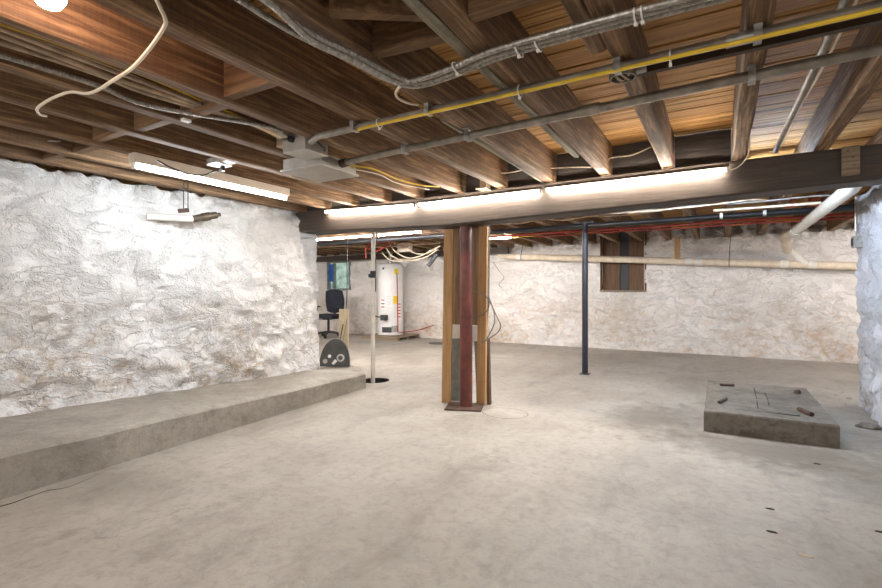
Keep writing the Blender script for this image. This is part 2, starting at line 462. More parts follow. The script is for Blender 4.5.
JL = ['ceiling joist closest to the left stone wall, lying along the wall top',
      'second ceiling joist out from the left stone wall, above the wall side light fixture',
      'third ceiling joist from the left wall, directly carrying the white shop light',
      'fourth ceiling joist from the left wall, just right of the outlet plate',
      'fifth ceiling joist from the left wall, above the large grey electrical box',
      'sixth ceiling joist from the left wall, lit by the bare bulb',
      'seventh ceiling joist from the left wall, running right of the bare bulb',
      'ceiling joist the flexible metal conduits follow before they turn',
      'brown joist with a weathered grey board on its left side, left of the junction box',
      'ceiling joist whose underside carries the open junction box',
      'ceiling joist above the right end of the beam lights, straight ahead of camera',
      'rightmost ceiling joist, ending above the wood block nailed on the beam']
for x, lb in zip(JR, JL):
    o = obj('ceiling_joist', joist_bm(x-JT, x, -2.15, 8.95, ZJ+.0, ZS-.004), 'joist')
    tag(o, lb, 'joist', 'ceiling joists')
for x in (1.02, 1.46, 1.9, 2.34, 2.78):
    tag(obj('ceiling_joist', joist_bm(x-JT, x, -2.15, 8.95, ZJ+.012, ZS-.004), 'joist'), 'ceiling joist at the far right behind the stone pier', 'joist', 'ceiling joists right of the pier')
x = -4.36
while x > -10.9:
    tag(obj('ceiling_joist', joist_bm(x-JT, x, 3.97, 8.95, ZJ+.03, ZS-.004), 'joist'), 'ceiling joist in the back room over the office chair and water heater', 'joist', 'ceiling joists of the back left room')
    x -= .43
# weathered boards nailed on the left of some joists
def sister(x0, x1, y0, y1, z0, z1, mat, lb):
    tag(obj('sister_board', joist_bm(x0, x1, y0, y1, z0, z1, .004), mat), lb, 'board')
sister(-.70-JT-.046, -.70-JT-.004, .35, 3.1, ZJ-.004, 2.06, 'joist_grey', 'weathered grey board nailed to the left of the joist, swirling grain')
sister(-1.129-JT-.036, -1.129-JT-.004, 2.1, 3.7, ZJ+.002, 2.04, 'joist_grey', 'narrow grey board fixed beside a joist left of the beam light joint')
sister(-.275-JT-.07, -.275-JT-.004, -.4, 1.82, ZJ+.016, ZS-.01, 'joist', 'short brown board doubling the joist above the flexible conduits at top')
# bridging blocks
bays = list(zip(JR[:-1], [x-JT for x in JR[1:]]))
bl = ['nearest the left stone wall', 'second from the left stone wall', 'third from the left wall, left of the light cord outlet', 'fourth from the left wall, left of the dusty cables',
      'crossing the bay of dusty cables', 'between the two joists right of the bare bulb', 'in the bay right of the seventh joist', 'set beside the flexible conduit bend', 'at the top edge above the grey weathered board']
for k, (a, b) in enumerate(bays[:9]):
    if k == 6: continue
    bm = B(); yy = 1.40+.03*math.sin(k*2.1)
    R = Matrix.Rotation(math.radians((-6, 5, -4, 6, -8, 4, 7, 22, 6)[k]), 3, 'Z')
    w = (b-a)/2-.004
    if k == 7: w -= .01
    box(bm, ((a+b)/2-w, yy-.024, ZJ+.012), ((a+b)/2+w, yy+.024, ZS-.006), .003)
    if k == 7: bmesh.ops.rotate(bm, verts=bm.verts, cent=((a+b)/2, yy, 0), matrix=Matrix.Rotation(.12, 3, 'Z'))
    tag(obj('bridging_block', bm, 'block'), 'wooden bridging block between joists, '+bl[k], 'block', 'bridging blocks between the joists')
bm = B(); bar(bm, (-1.08, 1.13, 1.99), (-.81, 1.30, 1.985), .035, .085)
tag(obj('wooden_strut', bm, 'block'), 'short slanting wooden strut across a joist bay at the top centre', 'strut')
# dark boards on the beam between the joist ends
for a, b in [(-4.1, JR[0]-JT)]+bays[:10]:
    bm = B(); box(bm, (a+.004, 3.745, ZJ+.001), (b-.004, 3.785, ZS-.006), .003)
    tag(obj('blocking_board', bm, 'blocking'), 'dark blocking board standing on the beam between two joist ends', 'board', 'blocking boards on top of the beam')
# ------------------------------------------------------------------ main beam, slightly sagging at the column
BZ = [(-4.1, 1.716), (-3.93, 1.712), (-2.9, 1.672), (-2.18, 1.652), (-.93, 1.676), (.075, 1.70), (.826, 1.722), (1.6, 1.735), (3.2, 1.74)]
def bz(x):
    for (a, za), (b, zb) in zip(BZ[:-1], BZ[1:]):
        if x <= b: return za+(zb-za)*(x-a)/(b-a)
    return BZ[-1][1]
bm = B(); rings = []
for i in range(74):
    xx = -4.1+7.28*i/73; z0 = bz(xx); j = .003*noise.noise(Vector((xx*3, 0, 0)))
    rings.append([bm.verts.new(p) for p in ((xx, BY0+j, ZJ-.003), (xx, BY0+j, z0+.012), (xx, BY0+.012+j, z0), (xx, BY1-.012, z0+j), (xx, BY1, z0+.012), (xx, BY1, ZJ-.003))])
for a, b in zip(rings[:-1], rings[1:]):
    for k in range(6): bm.faces.new((a[k], a[(k+1) % 6], b[(k+1) % 6], b[k]))
bm.faces.new(rings[0]); bm.faces.new(rings[-1])
tag(obj('support_beam', bm, 'beam', smooth=False), 'big dark timber beam crossing the room under the joists', 'beam')
t = thing('wood_cleat', 'small pale wood block nailed to the beam face at the right', 'block', (.68, BY0-.015, 1.755))
bm = B(); box(bm, (.640, BY0-.036, 1.755), (.722, BY0-.001, 1.928), .003); obj('block', bm, 'pallet', t)
for (dx, dz) in ((.665, 1.9), (.69, 1.86), (.695, 1.81)):
    bm = B(); cyl(bm, (dx, BY0-.038, dz), (dx, BY0-.034, dz), .004, 8); obj('nail', bm, 'rust', t)
# ------------------------------------------------------------------ concrete ledge along the left wall
bm = B(); rings = []
for i in range(60):
    f = i/59; yy = -2.19+(4.03+2.19)*f
    xo = -3.14-.0615*(yy-.93); zt = .228-.0194*(yy-.93) if yy > .93 else .228
    jz = .006*fbm(Vector((xo, yy, 0)), 3, 3); jx = .008*fbm(Vector((0, yy, 5)), 3, 3)
    ye = yy+(.21*0 if i < 59 else 0)
    xi = -4.24+.07*yy
    k = 1 if f > .9 else 0
    row = []
    for s in range(13):
        q = s/12; xx = xo+(xi-xo)*q; y2 = yy+(.42*q*max(0, (f-.85)/.15))
        row.append(Vector((xx+(jx if s == 0 else 0), y2, zt+jz+.004*fbm(Vector((xx, yy, 0)), 3, 6)-(.01 if s == 0 else 0))))
    base = Vector((xo+jx+.004, yy, .001)); back = Vector((xi, row[-1].y, .001))
    edge = Vector((xo+jx+.0, yy, row[0].z-.012))
    row[0].x -= .012
    rings.append([bm.verts.new(p) for p in [base, edge]+row+[back]])
m_ = len(rings[0])
for a, b in zip(rings[:-1], rings[1:]):
    for k in range(m_): bm.faces.new((a[k], a[(k+1) % m_], b[(k+1) % m_], b[k]))
bm.faces.new(rings[0]); bm.faces.new(rings[-1])
tag(obj('concrete_ledge', bm, 'ledge', smooth=True), 'long low grey concrete ledge running along the left stone wall', 'ledge')
# ------------------------------------------------------------------ slab block on the floor at right, with steel studs
t = thing('concrete_slab', 'thick rectangular concrete slab lying on the floor at the right', 'slab', (.3, 4.8, 0))
bm = B()
nx, ny = 20, 34; g = []
X0, X1, Y0, Y1, ZB = -.09, .695, 4.10, 5.49, .157
def slabpt(u, v, w):
    p = Vector((X0+(X1-X0)*u, Y0+(Y1-Y0)*v, ZB*w)); n_ = fbm(p*1.0, 4, 5)
    p.z += (.004*n_ if w > 0 else 0); 
    if v == 0: p.y += .006*n_
    if u == 0: p.x += .006*n_
    return p
r = bmesh.ops.create_grid(bm, x_segments=nx, y_segments=ny, size=.5)
for v in bm.verts: v.co = slabpt(v.co.x+.5, v.co.y+.5, 1)
ex = bmesh.ops.extrude_edge_only(bm, edges=[e for e in bm.edges if e.is_boundary])
dv = [v for v in ex['geom'] if isinstance(v, bmesh.types.BMVert)]
for v in dv: v.co.z -= .012; cx, cy = (X0+X1)/2, (Y0+Y1)/2; v.co.x += .006*(1 if v.co.x > cx+.38 else -1 if v.co.x < cx-.38 else 0); v.co.y += .006*(1 if v.co.y > cy+.68 else -1 if v.co.y < cy-.68 else 0)
ex = bmesh.ops.extrude_edge_only(bm, edges=[e for e in ex['geom'] if isinstance(e, bmesh.types.BMEdge) and e.is_boundary])
for v in [v for v in ex['geom'] if isinstance(v, bmesh.types.BMVert)]: v.co.z = .001
obj('slab_body', bm, 'slab', t)
for pa, pb, rr in (((720, 384.5), (734, 385), .012), ((719, 402), (726, 398.5), .012), ((799, 409), (812, 414.5), .016)):
    a = onz(pa[0], pa[1], ZB+.014); b = onz(pb[0], pb[1], ZB+.014)
    bm = B(); cyl(bm, a, b, rr, 10); obj('steel_stud', bm, 'rust', t)
for qa, qb in (((754, 388), (758, 409)), ((765, 393), (769, 405))):
    bm = B(); tube(bm, [onz(qa[0], qa[1], ZB-.001), onz((qa[0]+qb[0])/2+.5, (qa[1]+qb[1])/2, ZB-.001), onz(qb[0], qb[1], ZB-.001)], .004, 6); obj('seam', bm, 'pit', t)
bm = B(); tube(bm, [onz(735, 409.5, ZB-.001), onz(775, 413.5, ZB-.001), onz(800, 416, ZB-.001)], .004, 6); obj('seam', bm, 'pit', t)
c = onz(797.5, 393.5, ZB+.0); bm = B(); lathe(bm, [(.026, .0), (.024, .025), (.014, .035)], c, 12); obj('anchor_bolt', bm, 'rust', t)
# lump of broken stone by the pier
def rockbm(c, s, sd):
    bm = B(); bmesh.ops.create_icosphere(bm, subdivisions=3, radius=1)
    for v in bm.verts:
        k = 1+.35*noise.noise(v.co*1.3+Vector((sd, 0, 0)))+.12*noise.noise(v.co*4)
        v.co = Vector((v.co.x*s[0]*k, v.co.y*s[1]*k, max(v.co.z*s[2]*k, -s[2]*.45)+s[2]*.45))+Vector(c)
    return bm
c = onz(868, 428, 0); tag(obj('stone_lump', rockbm((c.x, c.y, .0), (.07, .05, .03), 2), 'rock'), 'flat lump of broken stone on the floor beside the right pier', 'stone')
for k, (px, py, s) in enumerate(((836, 396, .018), (842, 393, .014), (849, 399, .02), (846, 405, .012), (840, 400, .012))):
    c = onz(px, py, 0); tag(obj('stone_chip', rockbm((c.x, c.y, 0), (s, s*.8, s*.6), k*3+5), 'chip'), 'small stone chip lying on the floor behind the slab near the pier', 'stone', 'stone chips by the pier')
for k, (px, py) in enumerate(((770, 509), (772, 532), (880, 532), (806, 556), (817, 464))):
    c = onz(px, py, 0); s = (.02, .022, .02, .028, .02)[k]
    bm = B(); bmesh.ops.create_icosphere(bm, subdivisions=2, radius=1)
    for v in bm.verts: v.co = Vector((v.co.x*s*(1+.3*noise.noise(v.co*2+Vector((k, 0, 0)))), v.co.y*s*.45, max(0, v.co.z)*.005))+c
    tag(obj('dirt_spot', bm, 'pit' if k != 3 else 'dustcable'), ('dark debris fleck on the open floor, upper of the close pair', 'dark debris fleck on the open floor, lower of the close pair', 'dark debris fleck at the right edge of the picture', 'brown debris fleck on the floor nearest the camera at right', 'dark debris fleck just in front of the concrete slab')[k], 'debris')
# ------------------------------------------------------------------ columns
t = thing('steel_column', 'dark red steel column on a square plate under the beam', 'column', (-2.0, 3.83, 0))
bm = B(); cyl(bm, (-1.99, 3.83, .014), (-1.99, 3.83, bz(-2)-.008), .057, 28); obj('shaft', bm, 'red', t, smooth=True)
bm = B(); box(bm, (-2.16, 3.67, .001), (-1.83, 3.95, .014), .003, Matrix.Rotation(.35, 3, 'Z')); obj('base_plate', bm, 'rust', t)
bm = B(); box(bm, (-2.09, 3.74, bz(-2)-.0085), (-1.91, 3.92, bz(-2)-.0005)); obj('cap_plate', bm, 'rust', t)
bm = B(); bar(bm, (-2.235, 3.90, .001), (-2.21, 3.90, bz(-2.2)-.008), .088, .04, (0, 1, 0), .002)
bmesh.ops.rotate(bm, verts=bm.verts, cent=(-2.22, 3.90, 0), matrix=Matrix.Rotation(.35, 3, 'Z'))
tag(obj('wooden_stud', bm, 'stud'), 'new wood stud standing left of the red column', 'stud')
bm = B(); bar(bm, (-1.905, 3.975, .001), (-1.88, 3.975, bz(-1.9)-.004), .085, .04, (0, 1, 0), .002)
tag(obj('wooden_stud', bm, 'stud'), 'new wood stud standing right of the red column with cable tacked on', 'stud')
a = ony(454, 0, 4.03).x; b = ony(478, 0, 4.03).x
bm = B(); box(bm, (-2.27, 4.035, ony(465, 325, 4.03).z), (-1.90, 4.05, 1.93)); tag(obj('plywood_panel', bm, 'ply'), 'narrow upright brown plywood panel behind the red column', 'panel')
bm = B(); box(bm, (-2.25, 4.035, ony(465, 340.5, 4.03).z), (-1.90, 4.052, ony(465, 325.5, 4.03).z)); tag(obj('white_board', bm, 'white'), 'short white board under the plywood behind the column', 'board')
bm = B(); bar(bm, (-2.16, 4.00, .002), (-2.19, 4.02, .60), .17, .004, (0, 1, 0)); tag(obj('metal_sheet', bm, 'greysheet'), 'grey sheet metal strip leaning upright behind the red column', 'sheet')
bm = B(); bar(bm, (-1.96, 4.08, .001), (-1.985, 4.075, .62), .09, .006, (0, 1, 0)); tag(obj('metal_sheet', bm, 'greysheet'), 'grey metal sheet piece between column and right stud', 'sheet')
bm = B(); bar(bm, (-1.85, 4.03, .001), (-1.87, 4.035, .62), .03, .04, (0, 1, 0)); tag(obj('leaning_board', bm, 'board'), 'dark narrow board leaning on the right stud of the column', 'board')
# cable coil on the right stud
Yc = 3.93
def pxpath(pts, Y): return [ony(x, y, Y) for x, y in pts]
t = thing('cable_coil', 'dark grey cable looped in coils on the stud right of column', 'cable', ony(487, 320, Yc))
for pts in (((489.5, 226), (489, 260), (488.5, 292), (491, 303), (496, 315), (500.5, 325), (498, 332), (490, 338), (482, 342.5)),
            ((488, 300), (493, 308), (494.5, 322), (490, 333), (486, 340)),
            ((474, 291), (484, 294), (489, 303), (486, 312), (474, 318))):
    bm = B(); tube(bm, pxpath(pts, Yc-.02), .0055, 8, True); obj('cable', bm, 'greycable', t, smooth=True)
bm = B(); tube(bm, [ony(489.5, 222, 4.0), ony(488.5, 300, 4.0), ony(487, 325, 4.0)], .008, 8); tag(obj('conduit', bm, 'greycable', smooth=True), 'thin dark conduit running down the right stud of the column', 'conduit')
# black post
c = onz(585, 374, 0)
t = thing('steel_post', 'slim black round steel post standing in the middle of the back area', 'post', (c.x, c.y, 0))
bm = B(); cyl(bm, (c.x, c.y, .008), (c.x, c.y, 1.92), .037, 24); obj('shaft', bm, 'blacksteel', t, smooth=True)
bm = B(); box(bm, (c.x-.06, c.y-.06, .0005), (c.x+.06, c.y+.06, .008)); obj('base_plate', bm, 'blacksteel', t)
bm = B(); box(bm, (c.x-.12, c.y-.06, 1.92), (c.x+.12, c.y+.06, 1.931)); obj('cap_plate', bm, 'blacksteel', t)
# white standpipe
c = Vector((-3.51, 4.38, 0))
t = thing('standpipe', 'slim white plastic pipe rising from the sump pit to the ceiling', 'pipe', (c.x, c.y, -.29))
bm = B(); tube(bm, [(c.x, c.y, -.29), (c.x, c.y, 1.15), (c.x+.012, c.y, 1.95)], .025, 18); obj('pipe', bm, 'pvc', t, smooth=True)
bm = B(); cyl(bm, (c.x, c.y, ony(372, 278, c.y).z), (c.x, c.y, ony(372, 271, c.y).z), .033, 14); box(bm, (c.x-.045, c.y-.03, 1.22), (c.x-.02, c.y+.0, 1.26)); obj('clamp', bm, 'blackpipe', t, smooth=True)
bm = B(); cyl(bm, (c.x+.002, c.y, 1.30), (c.x+.002, c.y, 1.38), .0275, 14); obj('coupling', bm, 'pvc', t, smooth=True)
# ------------------------------------------------------------------ light fixtures
def tubelight(label, group, L, matl, hous, loc, rotz, strip=False, tilt=0):
    t = thing('tube_light', label, 'light', loc, rotz, group)     # local: runs along Y, hangs below z=0
    bm = B()
    if strip: box(bm, (-.011, -L/2, -.022), (.011, L/2, 0), .002)
    else:
        n = [(-.034, 0), (.034, 0), (.034, -.052), (.028, -.062), (-.028, -.062), (-.034, -.052)]
        a = [bm.verts.new((x, -L/2, z)) for x, z in n]; b = [bm.verts.new((x, L/2, z)) for x, z in n]
        for k in range(6): bm.faces.new((a[k], a[(k+1) % 6], b[(k+1) % 6], b[k]))
        bm.faces.new(a[::-1]); bm.faces.new(b)
    obj('housing', bm, hous, t, local=True)
    zt = -.036 if strip else -.08
    bm = B(); r = .0105 if strip else .013; tube(bm, [(0, -L/2+.02, zt), (0, L/2-.02, zt)], r, 12); obj('tube', bm, matl, t, smooth=True, local=True)
    for s in (-1, 1):
        bm = B(); box(bm, (-.012, s*(L/2-.012)-.008, zt-.016), (.012, s*(L/2-.012)+.008, -.02 if strip else -.06)); obj('lamp_holder', bm, 'white', t, local=True)
    if tilt: t.rotation_euler.x = tilt
    return t
tubelight('beige shop light with one cold white tube, beside the left stone wall', None, 1.24, 'tube_cool', 'beige', (-3.185, 2.19, ZJ-.002), 0)
for (xa, za, xb, zb, lb) in ((-3.585, 1.90, -2.44, 1.866, 'leftmost of three lit tubes end to end on the beam face'),
                             (-2.415, 1.866, -1.225, 1.87, 'middle of three lit tubes end to end on the beam face'),
                             (-1.20, 1.872, .06, 1.876, 'rightmost of three lit tubes end to end on the beam face')):
    tubelight(lb, 'tube lights along the beam', xb-xa, 'tube_warm', 'darkbar', ((xa+xb)/2, BY0-.042, (za+zb)/2+.028), -PI/2, True, math.atan2(zb-za, xb-xa))
for (xa, xb, Y, z, lb) in ((-5.5, -4.30, 5.44, 1.905, 'lit tube light behind the beam above the chair, left one of a row'),
                           (-4.27, -3.5, 5.44, 1.905, 'short lit tube light behind the beam, between standpipe and red column'),
                           (-3.7, -2.74, 6.8, 1.92, 'lit tube light showing just right of the column studs'),):
    tubelight(lb, 'tube lights in the back area', xb-xa, 'tube_back', 'white', ((xa+xb)/2, Y, z), -PI/2, True)
# added tubes that brighten the back area, none of them seen from this spot
for (xa, xb, Y) in ((-1.9, -.7, 4.5), (-.5, .7, 4.5), (-7.4, -6.2, 4.8), (-9.2, -8.0, 5.2), (1.9, 3.1, 7.2)):
    tubelight('added unseen tube light that brightens the back area', 'added unseen back tube lights', xb-xa, 'tube_blue' if xa == -.5 else 'tube_back', 'white', ((xa+xb)/2, Y, 1.929), -PI/2, True)
# cord and outlet of the shop light
t = thing('outlet_plate', 'white outlet plate between two joists with a black plug in it', 'outlet', (-2.98, 2.06, ZJ))
c = onz(220, 165, 1.935)
bm = B(); box(bm, (c.x-.055, c.y-.06, ZJ), (c.x+.055, c.y+.06, ZJ+.006), .002); obj('plate', bm, 'white', t)
bm = B(); box(bm, (c.x-.10, c.y-.04, ZJ+.006), (c.x+.13, c.y+.04, ZJ+.05)); obj('backing_box', bm, 'galvd', t)
bm = B(); cyl(bm, (c.x, c.y+.02, ZJ-.035), (c.x, c.y+.02, ZJ-.0), .016, 12); obj('plug', bm, 'black', t, smooth=True)
bm = B(); tube(bm, [(c.x, c.y+.02, ZJ-.03), onz(214, 171, 1.88), onz(204, 175, 1.85), onz(188, 174, 1.84), onz(170, 167, 1.86), onz(157, 160.5, 1.89)], .005, 8, True)
tag(obj('power_cord', bm, 'black', smooth=True), 'black power cord from the shop light to the outlet plate', 'cord')
bm = B(); tube(bm, [(-.0, 3.68, 1.86), (.10, 3.66, 1.87), (.158, 3.60, 1.93), (.160, 3.4, 2.0), (.158, 3.1, 2.03)], .004, 8, True)
tag(obj('power_cord', bm, 'whitecable', smooth=True), 'thin white cord from the right beam tube up beside a joist', 'cord')
# bare bulb
t = thing('light_bulb', 'bare glowing warm light bulb between joists at upper left', 'light', (-1.725, .62, 1.90))
bm = B(); lathe(bm, [(.004, 1.905), (.028, 1.912), (.042, 1.935), (.044, 1.955), (.032, 1.985), (.018, 2.01), (.016, 2.03)], (-1.725, .62, 0), 20); obj('glass_globe', bm, 'bulb', t, smooth=True)
bm = B(); lathe(bm, [(.018, 2.032), (.03, 2.045), (.05, 2.10), (.055, 2.16)], (-1.725, .62, 0), 20); obj('lamp_socket', bm, 'white', t, smooth=True)
# ------------------------------------------------------------------ conduits on the front ceiling
def run(name, pts, r, mat, label, cat, smooth=True, seg=10, ribs=0, group=None):
    bm = B(); tube(bm, pts, r, seg, smooth, True, ribs)
    return tag(obj(name, bm, mat, smooth=not ribs), label, cat, group)
t = thing('conduit_run', 'rigid metal conduit across the joists with yellow cable, nearer the camera', 'conduit', (-.6, 1.88, 1.88))
bm = B(); tube(bm, [(-2.01, 1.95, 1.915), (-1.9, 1.895, 1.91), (-.7, 1.88, 1.906), (1.6, 1.86, 1.906)], .018, 14); obj('pipe', bm, 'galvd', t, smooth=True)
bm = B(); tube(bm, [(.02, 1.874, 1.906), (.12, 1.873, 1.906)], .022, 14); obj('coupling', bm, 'galv', t, smooth=True)
for x in (-1.62, -1.17, -.33, .11):
    bm = B(); box(bm, (x-.012, 1.845, 1.925), (x+.012, 1.915, 1.931)); box(bm, (x-.012, 1.85, 1.884), (x+.012, 1.90, 1.888)); box(bm, (x-.012, 1.848, 1.884), (x+.012, 1.852, 1.93)); obj('strap', bm, 'galv', t)
def tie(x, y, z, ry=.028, rz=.028):
    bm = B(); tube(bm, [Vector((x, y+ry*math.cos(a), z+rz*math.sin(a))) for a in [2*PI*k/12 for k in range(13)]], .003, 5); box(bm, (x-.005, y-.005, z-rz-.01), (x+.005, y+.005, z-rz)); return bm
for x in (-1.46, -.72, -.15):
    obj('cable_tie', tie(x, 1.873, 1.898, .025, .024), 'white', t)
yb = B(); tube(yb, [(-1.98, 1.97, 1.95), (-1.8, 1.99, 1.95), (-1.62, 1.90, 1.90), (-1.50, 1.865, 1.888), (-.7, 1.862, 1.888), (0, 1.852, 1.886), (1.6, 1.84, 1.886)], .0075, 8, True)
tag(obj('yellow_cable', yb, 'yellow', smooth=True), 'yellow electrical cable tied beneath the nearer metal conduit', 'cable')
t = thing('conduit_run', 'rigid grey metal conduit from the electrical box, farther of the two', 'conduit', (-.6, 2.24, 1.88))
bm = B(); tube(bm, [(-2.13, 2.33, 1.893), (-2.05, 2.325, 1.9), (1.6, 2.12, 1.90)], .021, 14); obj('pipe', bm, 'galvd', t, smooth=True)
for x in (-.52,):
    bm = B(); tube(bm, [(x-.05, 2.24-.004, 1.9), (x+.05, 2.234, 1.9)], .026, 14); obj('coupling', bm, 'galvd', t, smooth=True)
bm = B(); tube(bm, [(-2.13, 2.33, 1.893), (-2.08, 2.326, 1.897)], .028, 12); obj('locknut', bm, 'darkbar', t, smooth=True)
for x in (-1.6, -1.17, .11):
    y0 = 2.325-.0562*(x+2.05)
    bm = B(); box(bm, (x-.013, y0-.04, 1.925), (x+.013, y0+.04, 1.931)); box(bm, (x-.013, y0-.025, 1.873), (x+.013, y0+.025, 1.878)); box(bm, (x-.013, y0-.027, 1.875), (x+.013, y0-.022, 1.93)); obj('strap', bm, 'galv', t)
bm = B(); bar(bm, (-.31, 1.985, 1.917), (1.6, 1.965, 1.917), .026, .026); tag(obj('steel_angle', bm, 'darkbar'), 'dark steel bar between the two conduits, starting at the junction box', 'bar')
# flexible conduits bundle
F0 = [(-1.17, .45, 1.905), (-1.19, .87, 1.90), (-1.19, 1.10, 1.90), (-1.157, 1.31, 1.90), (-1.13, 1.49, 1.895), (-1.058, 1.59, 1.893), (-.889, 1.585, 1.895), (-.68, 1.572, 1.90), (-.33, 1.57, 1.90), (.0, 1.585, 1.90), (.5, 1.60, 1.90)]
offs = [(0, 0, 0), (.026, -.004, .004), (.012, .022, -.012)]
for k, (dx, dy, dz) in enumerate(offs):
    pts = []
    for i, p in enumerate(F0):
        along = i < 5
        spread = (.035*k if i < 2 else .01*k) if along else 0
        pts.append(Vector(p)+Vector((dx+spread if along else dx, dy if along else .026*(k-1)-(.03 if i > 6 else .01), dz if along else 0)))
    run('flexible_conduit', pts, .0112, 'flex', 'ribbed flexible metal conduit, '+('outermost of three bundled around the bend', 'middle of three bundled around the bend', 'innermost and lowest of three bundled around the bend')[k], 'conduit', ribs=.0075, group='flexible conduits')
for x in (-.85, -.60, -.53, -.22, -.20):
    tag(obj('cable_tie', tie(x, {-.85: 1.565, -.60: 1.552, -.53: 1.549, -.22: 1.547, -.20: 1.547}[x], 1.898, .042, .017), 'white'), 'small white tie around the flexible metal conduits', 'cable tie', 'ties on the flexible conduits')
run('white_cable', [onz(402, 84, 1.9), onz(396, 92, 1.9), onz(398, 98, 1.9), onz(408, 103, 1.89), onz(418, 105, 1.92)], .006, 'whitecable', 'short white cable curl below the conduit bend', 'cable')
# open junction box
c = Vector((-.325, 1.955, 0))
t = thing('junction_box', 'small open octagonal junction box full of wires under a joist', 'junction box', (c.x, c.y, 1.89))
bm = B(); lathe(bm, [(.052, 1.930), (.052, 1.892), (.044, 1.892), (.044, 1.922)], c, 8); obj('box_body', bm, 'galvd', t)
for k in range(4):
    bm = B(); tube(bm, [(c.x-.03+.01*k, c.y-.03, 1.905), (c.x+.01*k, c.y, 1.885), (c.x+.03, c.y-.02+.015*k, 1.90), (c.x, c.y+.03-.01*k, 1.888), (c.x-.03, c.y, 1.905)], .0035, 6, True); obj('wire', bm, 'black' if k % 2 else 'dustcable', t)
bm = B(); cyl(bm, (c.x+.05, c.y, 1.91), (c.x+.085, c.y, 1.912), .013, 10); obj('connector', bm, 'galv', t)
# conduit running along the right bay
t = thing('conduit_run', 'old metal conduit running away along the bay left of the rightmost joist', 'conduit', (.32, 2.6, 1.95))
bm = B(); tube(bm, [(.345, .6, 1.96), (.335, 2.2, 1.962), (.312, 3.69, 1.955)], .0155, 12); obj('pipe', bm, 'galvd', t, smooth=True)
bm = B(); tube(bm, [(.372, .6, 1.95), (.36, 2.2, 1.95), (.335, 2.9, 1.95), (.325, 3.5, 1.945), (.318, 3.66, 1.97)], .005, 8, True); obj('cable', bm, 'whitecable', t, smooth=True)
# white cable hanging loop, upper left
cp = [(150, -14), (159, 5), (165.5, 20), (163, 29), (150, 48), (132, 68), (112, 81), (98, 90), (86, 93.5), (71, 92), (55, 97), (41, 105), (37, 110), (40, 114.5), (46, 116)]
zz = [1.96, 1.92, 1.90, 1.885, 1.875, 1.87, 1.872, 1.88, 1.90, 1.915, 1.90, 1.885, 1.885, 1.895, 1.91]
run('white_cable', [onz(x, y, z) for (x, y), z in zip(cp, zz)], .0062, 'whitecable', 'loose white cable drooping in a loop below the joists at upper left', 'cable')
run('white_cable', [(-3.5, 1.25, 1.925), (-3.3, 1.25, 1.9), (-2.9, 1.35, 1.925)], .001, 'whitecable', 'thin pale wire across joists', 'cable') if False else None
# dusty cables in the bay
for k, (x, z, mt, r, lb) in enumerate(((-2.33, 1.955, 'flex', .009, 'ribbed armoured cable lying low in the dusty cable bay'), (-2.30, 1.99, 'dustcable', .008, 'dusty pale cable in the cable bay beside the armoured one'),
                     (-2.25, 2.0, 'dustcable', .009, 'dusty pale cable in the middle of the cable bay'), (-2.20, 2.02, 'yellow', .005, 'yellow cable in the bay of dusty cables at upper left'),
                     (-2.27, 2.03, 'whitecable', .007, 'off white cable highest in the dusty cable bay'), (-2.17, 1.98, 'dustcable', .007, 'sagging dusty cable at the right of the cable bay'))):
    w = lambda s: .022*noise.noise(Vector((s, k*7.3, 0)))
    pts = [(x+w(y*2.1), y, z+w(y*1.7+40)-.01) for y in [-.3+.22*i for i in range(8)]]+[(-2.14-.02*k, 1.75, 1.965+.004*k), (-2.15-.012*k, 1.895, 1.955)]
    run('ceiling_cable', pts, r*1.25, mt, lb, 'cable', ribs=.006 if mt == 'flex' else 0, group='cables in the joist bay')
# electrical boxes
t = thing('electrical_box', 'large flat grey steel electrical box hanging below the joists', 'electrical box', (-2.32, 2.33, 1.85))
bm = B(); box(bm, (-2.49, 2.165, 1.862), (-2.15, 2.50, ZJ-.002), .003); obj('box_body', bm, 'greybox', t)
bm = B(); box(bm, (-2.505, 2.15, 1.848), (-2.135, 2.515, 1.862), .004); obj('cover', bm, 'greybox', t)
t = thing('electrical_box', 'smaller grey steel box tucked between joists with cables entering', 'electrical box', (-2.14, 2.02, 1.88))
bm = B(); box(bm, (-2.235, 1.94, 1.878), (-2.05, 2.125, 1.99), .003); obj('box_body', bm, 'greybox', t)
bm = B(); cyl(bm, (-2.15, 1.915, 1.945), (-2.15, 1.94, 1.945), .018, 12); obj('knockout_fitting', bm, 'blackpipe', t)
bm = B(); box(bm, (-2.36, 2.0, 1.95), (-2.29, 2.12, 2.1)); obj('mounting_board', bm, 'palewood', t)
run('yellow_cable', [(-2.13, 2.42, 1.90), (-2.05, 2.55, 1.90), (-2.08, 2.9, 1.90), (-2.04, 3.15, 1.90), (-1.99, 3.35, 1.92)], .006, 'yellow', 'yellow cable sagging from the large grey box towards the beam', 'cable')
run('white_cable', [(-2.13, 2.46, 1.885), (-2.1, 2.7, 1.895), (-2.16, 3.0, 1.90), (-2.12, 3.4, 1.92)], .004, 'whitecable', 'thin white cable beside the yellow one near the grey box', 'cable')
run('black_wire', [(-1.96, 1.92, 1.91), (-1.97, 2.02, 1.885), (-2.04, 2.08, 1.90)], .005, 'black', 'short black wire looping from conduit to the smaller grey box', 'wire')
